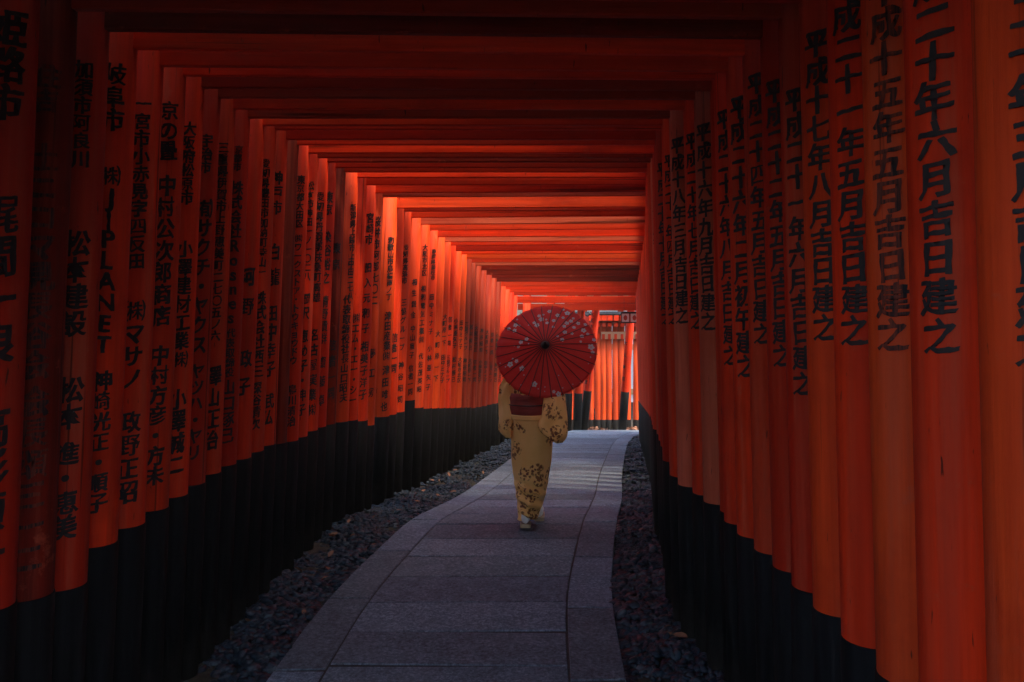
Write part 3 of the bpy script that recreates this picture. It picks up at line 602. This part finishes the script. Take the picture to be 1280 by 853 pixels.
bm = bmesh.new(); bmesh.ops.create_uvsphere(bm, u_segments=24, v_segments=16, radius=1)
for v in bm.verts:
    c = v.co; q = 1+.03*math.sin(c.x*18+c.z*4)*math.cos(c.y*9)
    v.co = Vector((c.x*.094*q, -.012+c.y*.098*q-(.03 if c.y > .3 and c.z < .35 else 0)*(1+c.y), 1.415+c.z*.088*q))
bu = bmesh.new(); bmesh.ops.create_uvsphere(bu, u_segments=16, v_segments=10, radius=.045); tmp = bpy.data.meshes.new('t'); bmesh.ops.translate(bu, vec=(0, -.11, 1.43), verts=bu.verts[:]); bu.to_mesh(tmp); bu.free(); bm.from_mesh(tmp)
link('hair', bm_mesh('hair', bm, M['hair'], True), wom)
KT = [(.066, 12.3, 659.5, .115, .06), (.10, 13.2, 660.3, .125, .06), (.15, 15, 661.5, .135, .06), (.22, 17.6, 662.4, .145, .06), (.33, 21, 663, .155, .06), (.52, 25.2, 664, .16, .05), (.68, 26.3, 664.8, .16, .035),
      (.80, 25.6, 664, .155, .02), (.88, 24.2, 662, .14, .015), (1.0, 22.8, 660.5, .125, .01), (1.10, 23.4, 661, .125, .005), (1.18, 24.2, 662, .11, 0), (1.23, 19, 662, .085, 0), (1.27, 9, 662.4, .058, .0), (1.29, 7.4, 662.4, .052, .0)]
rings = []
for i in range(70):
    z = .066+(1.29-.066)*i/69; ring = []
    hx = itp([(k[0], k[1]) for k in KT], z)/161; cx = wx(itp([(k[0], k[2]) for k in KT], z)); hy = itp([(k[0], k[3]) for k in KT], z); cy = itp([(k[0], k[4]) for k in KT], z)
    low = sst(.5, .12, z)
    for j in range(72):
        t = 6.2832*j/72; c_, s__ = math.cos(t), math.sin(t)
        n_ = noise.noise(Vector((c_*1.7+z*2.2*low, s__*1.7, z*(3.2+4*low)+5)))
        fold = .030*low*math.sin(11*z/.16+3.0*c_)*sst(-.2, .5, -s__)+(.008+.02*low)*n_
        fold += .006*math.sin(t*7+z*5)*sst(.9, .3, z)
        seam = -.004*math.exp(-((c_*hx-.02)/.006)**2)*(1 if s__ < 0 else 0)
        ring.append((cx+c_*(hx+fold*.5), cy+s__*(hy+fold+seam), z))
    rings.append(ring)
V, F = loft(rings, False, False); ko = link('kimono', mesh('kimono', V, F, M['kimono'], True), wom)
sd_ = ko.modifiers.new('thick', 'SOLIDIFY'); sd_.thickness = .006
def sleeve(rows, seed):
    rings = []
    for a in range(25):
        z0 = rows[0][0]+(rows[-1][0]-rows[0][0])*a/24; T = [(-r_[0], i) for i, r_ in enumerate(rows)]
        f = itp(T, -z0); i = min(int(f), len(rows)-2); t = f-i
        g = [rows[i][q]+(rows[i+1][q]-rows[i][q])*t for q in range(6)]
        P, Q, th = Vector((g[1], g[2], 0)), Vector((g[3], g[4], 0)), g[5]; d = (Q-P); L = d.length/2; d.normalize(); nrm = Vector((-d.y, d.x, 0)); c = (P+Q)/2; ring = []
        for j in range(36):
            al = 6.2832*j/36; u = math.copysign(abs(math.cos(al))**.75, math.cos(al)); wv_ = math.sin(al)
            n_ = noise.noise(Vector((u*2.4+seed, wv_*1.5, g[0]*9)))*.018+.008*math.sin(u*6+g[0]*22)
            p = c+d*L*u+nrm*(th*wv_+n_*abs(wv_)); ring.append((p.x, p.y, g[0]))
        rings.append(ring)
    return loft(rings)
link('sleeve', mesh('sleeve', *sleeve([(1.23, .07, 0, .14, .02, .05), (1.10, .11, -.03, .25, .03, .06), (1.0, .11, -.10, .272, .03, .05), (.90, .10, -.16, .286, .0, .038), (.82, .060, -.18, .288, -.03, .036), (.77, .085, -.185, .290, -.045, .036), (.73, .125, -.18, .287, -.055, .034), (.70, .165, -.16, .275, -.06, .028), (.675, .205, -.13, .255, -.07, .010)], 2), M['kimono'], True), wom)
link('sleeve', mesh('sleeve', *sleeve([(1.23, -.15, .02, -.07, 0, .05), (1.10, -.225, .06, -.13, -.03, .06), (.95, -.226, .1, -.14, -.05, .04), (.80, -.24, .1, -.15, -.06, .034), (.74, -.235, .08, -.15, -.06, .026), (.70, -.19, .05, -.155, -.04, .01)], 9), M['kimono'], True), wom)
def band(z0, z1, off, mat, name, par, wr=0):
    rings = []
    for i in range(12):
        z = z0+(z1-z0)*i/11
        hx = itp([(k[0], k[1]) for k in KT], z)/161; cx = wx(itp([(k[0], k[2]) for k in KT], z)); hy = itp([(k[0], k[3]) for k in KT], z); cy = itp([(k[0], k[4]) for k in KT], z)
        e = off*min(1, 4*min(i, 11-i)/11+.25); r_ = []
        for j in range(64):
            t = 6.2832*j/64; q = e+wr*noise.noise(Vector((math.cos(t)*2, math.sin(t)*2, z*24)))
            r_.append((cx+math.cos(t)*(hx+q), cy+math.sin(t)*(hy+q), z))
        rings.append(r_)
    V, F = loft(rings, False, False); o = link(name, mesh(name, V, F, mat, True), par); m_ = o.modifiers.new('thick', 'SOLIDIFY'); m_.thickness = .01; return o
obi = band(.885, 1.05, .016, M['obi'], 'obi', wom, .007)
band(.845, .888, .013, M['kimono'], 'waist_fold', wom, .008)
band(.955, .967, .021, M['rib'], 'obi_cord', obi)
def foot(x, y, pitch, name):
    s_ = link('sandal', None, wom, (x, y, .0), (pitch, 0, 0))
    pr = [(-.11, .032), (-.09, .042), (-.03, .041), (.04, .043), (.09, .040), (.12, .024)]
    rings = [[(w_*sx, yy, zz) for sx, zz in ((-1, 0), (1, 0), (1, .028), (-1, .028))] for yy, w_ in pr]
    V, F = loft(rings); so = mesh('sandal', V, F, M['straw']); s_ = None
    return so
def put_foot(x, y, z, pitch):
    pr = [(-.11, .030), (-.095, .040), (-.03, .039), (.04, .043), (.09, .040), (.12, .022)]
    V, F = loft([[(w_*sx, yy, zz) for sx, zz in ((-1, 0), (-.96, -.004), (.96, -.004), (1, 0), (1, .026), (-1, .026))] for yy, w_ in pr])
    so = link('sandal', mesh('sandal', V, F, M['straw']), wom, (x, y, z), (pitch, 0, 0))
    rr = []
    for yy, w_, h in ((-.098, .012, .05), (-.09, .030, .075), (-.06, .034, .095), (-.02, .033, .095), (.03, .036, .07), (.08, .036, .05), (.105, .02, .038)):
        rr.append([(w_*math.cos(t)*1.0, yy, .027+max(0, math.sin(t)*.5+.5)*h) for t in [6.283*i/16 for i in range(16)]])
    V, F = loft(rr); link('tabi_sock', mesh('tabi_sock', V, F, M['white'], True), so)
put_foot(wx(657), -.0, .012, -.14); put_foot(.07, .30, .006, 0)

# ------------------------------------------------------------ the paper umbrella
UC = Vector((-.012, 6.75, 1.40)); hand = Vector((.087, 7.43, 1.045)); UA = (UC-hand).normalized()
UA = Vector((-.09, -.868, .488)).normalized()
ux = Vector((1, 0, 0)); ux = (ux-UA*ux.dot(UA)).normalized(); uy = UA.cross(ux)
um = link('paper_umbrella', None, None, UC); um.matrix_world = Matrix.Translation(UC) @ Matrix((ux, uy, UA)).transposed().to_4x4()
tag(um, 'red paper umbrella with dark ribs and white plum blossoms, held behind the head', 'umbrella')
UR, UH, NR = .376, .10, 28
def uh(r, th=None):
    h = UH*(1-(r/UR)**1.2)
    if th is not None:
        k = abs(math.sin(th*NR/2)); h -= .004*(r/UR)*k
    return h
Vc, Fc = [], []; NA = NR*6; NRD = 14
for i in range(NRD+1):
    for j in range(NA):
        th = 2*math.pi*j/NA; r = .006+(UR-.006)*i/NRD
        if i == NRD: r -= .006*abs(math.sin(th*NR/2))
        Vc.append((r*math.cos(th), r*math.sin(th), uh(r, th)))
for i in range(NRD):
    for j in range(NA):
        a, b = i*NA+j, i*NA+(j+1) % NA; Fc.append((a, a+NA, b+NA, b))
can = link('canopy', mesh('canopy', Vc, Fc, M['washi'], True), um); q = can.modifiers.new('thick', 'SOLIDIFY'); q.thickness = .0018; q.offset = -1
V, F = tube([(r, 0, uh(r)+.0015) for r in np.linspace(.01, UR+.003, 9)], .0027, 6); rm = mesh('rib', V, F, M['rib'], True)
V, F = tube([(.02, 0, -.10), (.21, 0, uh(.21)-.006)], .0022, 5); stm = mesh('strut', V, F, M['bamboo'])
for k in range(NR):
    rb = link('rib', rm, um, rot=(0, 0, 2*math.pi*k/NR+.1)); link('strut', stm, rb)
V, F = loft([[(r*math.cos(t), r*math.sin(t), z) for t in [6.2832*i/20 for i in range(20)]] for r, z in ((.034, UH-.008), (.026, UH+.004), (.015, UH+.014), (.010, UH+.03), (.004, UH+.036))])
link('top_cap', mesh('top_cap', V, F, M['rib'], True), um)
inv = um.matrix_world.inverted(); hl_ = inv @ hand
V, F = tube([(0, 0, UH+.01), (0, 0, -.14), tuple(hl_*1.0), tuple(hl_*1.16)], .0085, 10)
V, F = tube([(0, 0, UH+.01), (0, 0, -.9)], .0085, 10); link('shaft', mesh('shaft', V, F, M['bamboo'], True), um)
V, F = tube([(0, 0, -.085), (0, 0, -.12)], .022, 14); link('runner', mesh('runner', V, F, M['rib'], True), um)
Vb, Fb = [], []
def disc(u, v, rx, ry, ang, n=8):
    b0 = len(Vb); pts = [(u, v)]+[(u+rx*math.cos(t)*math.cos(ang)-ry*math.sin(t)*math.sin(ang), v+rx*math.cos(t)*math.sin(ang)+ry*math.sin(t)*math.cos(ang)) for t in [6.2832*i/n for i in range(n)]]
    for x, y in pts: Vb.append((x, y, uh(min(UR, math.hypot(x, y)))+.0014))
    for i in range(n): Fb.append((b0, b0+1+i, b0+1+(i+1) % n))
for u, v, s_ in BLOSSOMS:
    L = math.hypot(u, v)
    if L > .362: u, v = u*.362/L, v*.362/L
    s_ *= 1.08
    if s_ < .0075: disc(u, v, s_*.75, s_*.75, 0); continue
    a0 = random.uniform(0, 6.28)
    for k in range(5):
        a = a0+k*1.2566; disc(u+s_*.62*math.cos(a), v+s_*.62*math.sin(a), s_*.46, s_*.40, a)
tag(link('blossom_print', mesh('blossom_print', Vb, Fb, M['blossom']), um), kind='stuff')

# ------------------------------------------------------------ the hanging lantern at the end of the tunnel
la = link('hanging_lantern', None, None, (1.60, 18.0, 1.24), (0, 0, -.05)); la.scale = (.56, .7, .78); tag(la, 'black framed paper lantern with red crests hanging from the last gates', 'lantern')
for x in (-.155, .155):
    box('lantern_panel', (x-.125, x+.125, -.06, .06, .03, .235), M['paper'], la, .004)
    Vq, Fq = [], []
    for k in range(8):
        a = k*math.pi/4; b0 = len(Vq)
        Vq += [(x+.045*math.cos(a)+.026*math.cos(t), -.0625, .132+.045*math.sin(a)+.026*math.sin(t)) for t in [6.2832*i/8 for i in range(8)]]; Fq.append(tuple(range(b0, b0+8)))
    b0 = len(Vq); Vq += [(x+.03*math.cos(t), -.0632, .132+.03*math.sin(t)) for t in [6.2832*i/10 for i in range(10)]]; Fq.append(tuple(range(b0, b0+10)))
    link('crest', mesh('crest', Vq, Fq, M['crest']), la)
for z0, z1 in ((0, .028), (.237, .285)): box('frame_rail', (-.31, .31, -.075, .075, z0, z1), M['lantern_frame'], la, .003)
for x in (-.295, 0, .295): box('frame_post', (x-.014, x+.014, -.07, .07, .028, .237), M['lantern_frame'], la, .002)
for x in (-.2, .2):
    V, F = tube([(x, 0, .285), (x, 0, .62)], .006, 6); link('hanger', mesh('hanger', V, F, M['lantern_frame']), la)
# ------------------------------------------------------------ a pale shrine building beyond the bend
sb = link('shrine_building', None, None, (3.2, 33, -2.2)); tag(sb, 'white walled shrine building with grey tiled roof beyond the far gates', 'building')
box('wall', (-3.2, 4, 0, 5, 0, 4.2), M['plaster'], sb, .01)
for z in (.4, 2.0, 3.9): box('timber_band', (-3.2, 4, -.06, -.002, z, z+.2), M['pale_wood'], sb, .006)
for x in (-3.05, -1.9, -.6, .8, 2.2, 3.85): box('post', (x-.1, x+.1, -.09, -.003, 0, 4.2), M['beam'], sb, .006, VERM)
V, F = loft([[(-4, -1.1, 4.15), (-4, 2.5, 5.6), (-4, 6.1, 4.15), (-4, 6.1, 4.35), (-4, 2.5, 5.85), (-4, -1.1, 4.35)], [(4.8, -1.1, 4.15), (4.8, 2.5, 5.6), (4.8, 6.1, 4.15), (4.8, 6.1, 4.35), (4.8, 2.5, 5.85), (4.8, -1.1, 4.35)]])
link('roof', mesh('roof', V, F, M['tile']), sb)

# ------------------------------------------------------------ forest trees either side of the tunnel
def crown_mesh(n, rad, seed):
    g = np.random.default_rng(seed); cl = g.normal(0, 1, (34, 3)); cl /= np.linalg.norm(cl, axis=1)[:, None]; cl *= (rad*g.uniform(.35, .95, 34)**.6)[:, None]; cl[:, 2] *= .75
    c = cl[g.integers(0, 34, n)]+g.normal(0, rad*.17, (n, 3)); s_ = g.uniform(.06, .15, n)*rad/2.2
    a = g.normal(0, 1, (n, 3)); a /= np.linalg.norm(a, axis=1)[:, None]; b = np.cross(a, g.normal(0, 1, (n, 3))); b /= np.linalg.norm(b, axis=1)[:, None]
    V = np.stack([c-a*s_[:, None]*1.5, c+b*s_[:, None]*.7, c+a*s_[:, None]*1.5, c-b*s_[:, None]*.7], 1).reshape(-1, 3)
    return big_mesh('crown', V, np.arange(n*4).reshape(-1, 4), M['leaf'], False)
CR = [crown_mesh(5200, 2.4, k) for k in range(3)]
def trunk_mesh(h, seed):
    random.seed(seed); bm = bmesh.new(); parts = [tube([(0, 0, -.3), (.03, .02, h*.3), (-.05, .05, h*.6), (.04, 0, h*.85), (0, 0, h*1.2)], [.2, .16, .13, .09, .03], 12)]
    for k in range(6):
        a = k*1.05+random.uniform(0, .5); z = h*random.uniform(.6, .95); L = random.uniform(1.1, 1.9)
        parts.append(tube([(0, 0, z), (L*.5*math.cos(a), L*.5*math.sin(a), z+.35), (L*math.cos(a), L*math.sin(a), z+.9)], [.07, .045, .015], 7))
    V, F = [], []
    for v, f in parts: F += [tuple(i+len(V) for i in q) for q in f]; V += v
    return mesh('trunk', V, F, M['bark'], True)
SHM = [crown_mesh(3000, 1.0, 20+k) for k in range(2)]
TM = [trunk_mesh(5.2, k) for k in range(3)]
for k, (x, y, s_) in enumerate(TREES):
    t = link('forest_tree', None, None, (x, y, ground_z(x, y)), (0, 0, k*1.7)); t.scale = (s_,)*3
    tag(t, 'broadleaf tree standing outside the row of gates', 'tree', 'trees round the gates')
    link('trunk', TM[k % 3], t); link('crown', CR[k % 3], t, (0, 0, 5.7))
for k in range(19):  # row of unseen shrubs added to keep sun off the tunnel floor
    y = 6.9+k*.62; x = itp([(g[0], g[2]) for g in GATES], y)+1.85+random.uniform(-.15, .2)
    t = link('sun_blocking_shrub', None, None, (x, y, ground_z(x, y)), (0, 0, k*2.1)); t.scale = (.95, .95, 1.35*random.uniform(.9, 1.08))
    tag(t, 'unseen leafy shrub added outside the right gates to block low sun', 'shrub', 'added shrubs outside the right row')
    link('stem', TM[k % 3], t).scale = (.16, .16, .2); link('foliage', SHM[k % 2], t, (0, 0, 1.0))

# ------------------------------------------------------------ the faintly misty air under the trees
hz = NT('thin_mist'); hz.t.nodes.remove(hz.b); pv = hz.n('ShaderNodeVolumePrincipled')
pv.inputs['Color'].default_value = (1.0, .86, .64, 1); pv.inputs['Density'].default_value = HAZE; pv.inputs['Anisotropy'].default_value = .2
hz.l(pv.outputs[0], hz.t.nodes['Material Output'].inputs['Volume'])
if HAZE: tag(link('haze', bm_mesh('haze', box_data(-225, 225, -125, 325, -6, 22), hz.m)), 'thin warm mist hanging in the air of the tunnel', kind='stuff')
